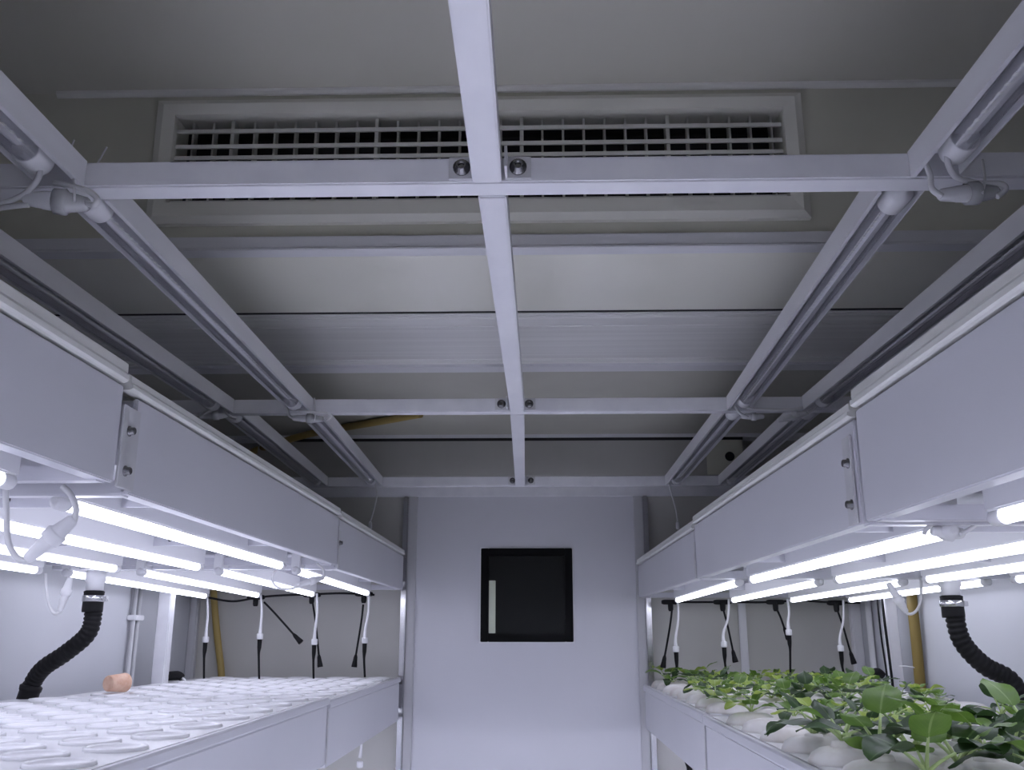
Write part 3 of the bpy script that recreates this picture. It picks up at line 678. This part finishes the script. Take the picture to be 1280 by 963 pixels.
# ------------------------------------------------------------------ seedlings
def leaf(mb, base, az, elev, L, W, droop, cup, mi, stemlen, shape=0):
    """petiole + ovate blade. az heading, elev start elevation; blade bends down by droop"""
    uvl = mb.bm.loops.layers.uv.verify()
    hd = Vector((math.cos(az), math.sin(az), 0)); side = Vector((-hd.y, hd.x, 0)); up_ = Vector((0,0,1))
    p = Vector(base); e_ = elev; n = 5
    pet = [p.copy()]
    for k in range(4):
        p = p+(hd*math.cos(e_)+up_*math.sin(e_))*stemlen/4; e_ -= droop*.12; pet.append(p.copy())
    rows = []; N = 9
    for i in range(N+1):
        t = i/N
        wv = (math.sin(PI*min(1,t**.72))**.62)*W*.5 if 0 < t < 1 else (.0015 if t == 0 else .0008)
        if shape: wv = W*.5*max(.03,(math.sin(PI*t**.85))**.8)
        d_ = hd*math.cos(e_)+up_*math.sin(e_); nn = up_*math.cos(e_)-hd*math.sin(e_)
        row = []
        for j in range(n):
            u = (j/(n-1)-.5)*2
            off = side*(u*wv) + nn*(cup*wv*(u*u)) + nn*(.0018*math.sin(t*9+u*3)*(abs(u)))
            row.append((mb.bm.verts.new(p+off), (j/(n-1), t)))
        rows.append(row); p = p+d_*(L/N); e_ -= droop/N
    for i in range(N):
        for j in range(n-1):
            q = (rows[i][j], rows[i][j+1], rows[i+1][j+1], rows[i+1][j])
            f = mb.bm.faces.new([a[0] for a in q]); f.smooth = True; f.material_index = mi
            for lp, a in zip(f.loops, q): lp[uvl].uv = a[1]
    return pet
def seedling_proto(k, nl, size, mats, seed, spread=.0, tall=.5):
    rnd = random.Random(seed)
    r = thing('seedling', (0,0,0), 'young leafy green seedling in a domed cup of the right tray', 'plant')
    fm = MB().lathe((0,0,-.002), [(.013,0),(.013,.016),(.011,.021),(.004,.022)], 12).build('foam_plug', 'foam', r)
    lv = MB(); st = MB(); a0 = rnd.random()*6
    for i in range(nl):
        az = a0+i*2.4+rnd.uniform(-.3,.3); inner = i/nl
        L = size*rnd.uniform(.75,1.1)*(1-.35*inner); W = L*rnd.uniform(.72,.95)
        el = rnd.uniform(.5,.95)+.35*inner*tall*2
        pet = leaf(lv, (0,0,.020), az, el, L, W, rnd.uniform(.5,1.5)*(1-.4*inner), rnd.uniform(-.25,.45), rnd.randrange(len(mats)) if i else 0, size*rnd.uniform(.35,.75), rnd.random() < .15)
        st.sweep(pet, [.0022,.0018,.0016,.0014,.0012], 6, smooth=False)
    st.build('stems', 'stem', r); lv.build('leaves', mats, r, recalc=False)
    return r
protos = [seedling_proto(0, 6, .050, ['leaf_mid','leaf_pale','leaf_dark'], 3),
          seedling_proto(1, 6, .056, ['leaf_dark','leaf_mid'], 11),
          seedling_proto(2, 7, .046, ['leaf_pale','leaf_mid'], 23),
          seedling_proto(3, 5, .056, ['leaf_dark','leaf_dark','leaf_mid'], 31),
          seedling_proto(4, 6, .056, ['leaf_mid','leaf_dark'], 47, tall=.7),
          seedling_proto(5, 5, .042, ['leaf_pale','leaf_mid'], 59)]
used = [False]*len(protos)
def put(i, loc, rot, sc, label, group):
    o = copy_tree(protos[i]) if used[i] else protos[i]; used[i] = True
    o.location = loc; o.rotation_euler = (0,0,rot); o.scale = (sc,)*3; o['label'] = label; o['group'] = group
    return o
rnd = random.Random(5)
tmp = []
for X, y, z in HOLES:
    if y < 1.02 or y > 3.25: continue
    if rnd.random() < (.10 if y > 2.2 else .22): continue
    tmp.append((X,y,z))
def dist_label(X, y):
    col = 'beside the aisle edge' if X < .5 else 'mid tray' if X < .85 else 'towards the side wall'
    return col
GL = {}
for n_, (X, y, z) in enumerate(sorted(tmp, key=lambda t: t[1])):
    if y < 1.6: i = rnd.choice((1,3,4,1)); sc = rnd.uniform(1.1,1.45)
    elif y < 2.2: i = rnd.choice((0,1,2,3,4,5)); sc = rnd.uniform(.65,1.2)
    else: i = rnd.choice((0,2,4,5,1)); sc = rnd.uniform(.7,1.15)
    if X > .75: sc = min(sc, 1.15)
    band = 'near the camera' if y < 1.6 else 'half way along' if y < 2.4 else 'at the far end'
    g_ = 'seedlings of the right tray %s, %s' % (band, dist_label(X,y))
    put(i, (X,y,z), rnd.uniform(0,6.28), sc, 'young green seedling in the right tray, %s, %s' % (band, dist_label(X,y)), g_)
for i, u in enumerate(used):
    if not u: put(i, (.5,2.9,RR['C'][2]), 0, .9, 'young green seedling in the right tray, at the far end, beside the aisle edge', 'seedlings of the right tray at the far end, beside the aisle edge')

# ------------------------------------------------------------------ raise everything so that the floor is z = 0
for o in SC.objects:
    if o.parent is None: o.location.z += H

# camera
cam = bpy.data.cameras.new('camera'); co = bpy.data.objects.new('camera', cam); COL.objects.link(co)
cam.sensor_width = 36; cam.lens = F/1280*36; cam.clip_start = .01
co.location = (0,0,H); co.rotation_euler = (PI/2+PITCH, 0, YAW); SC.camera = co

wd = bpy.data.worlds.new('world'); SC.world = wd; wd.use_nodes = True
wd.node_tree.nodes['Background'].inputs[0].default_value = (.5,.5,.55,1); wd.node_tree.nodes['Background'].inputs[1].default_value = .0
SC.view_settings.view_transform = 'Standard'; SC.view_settings.look = 'None'; SC.view_settings.gamma = 1
SC.view_settings.use_curve_mapping = False; SC.view_settings.exposure = 0.22
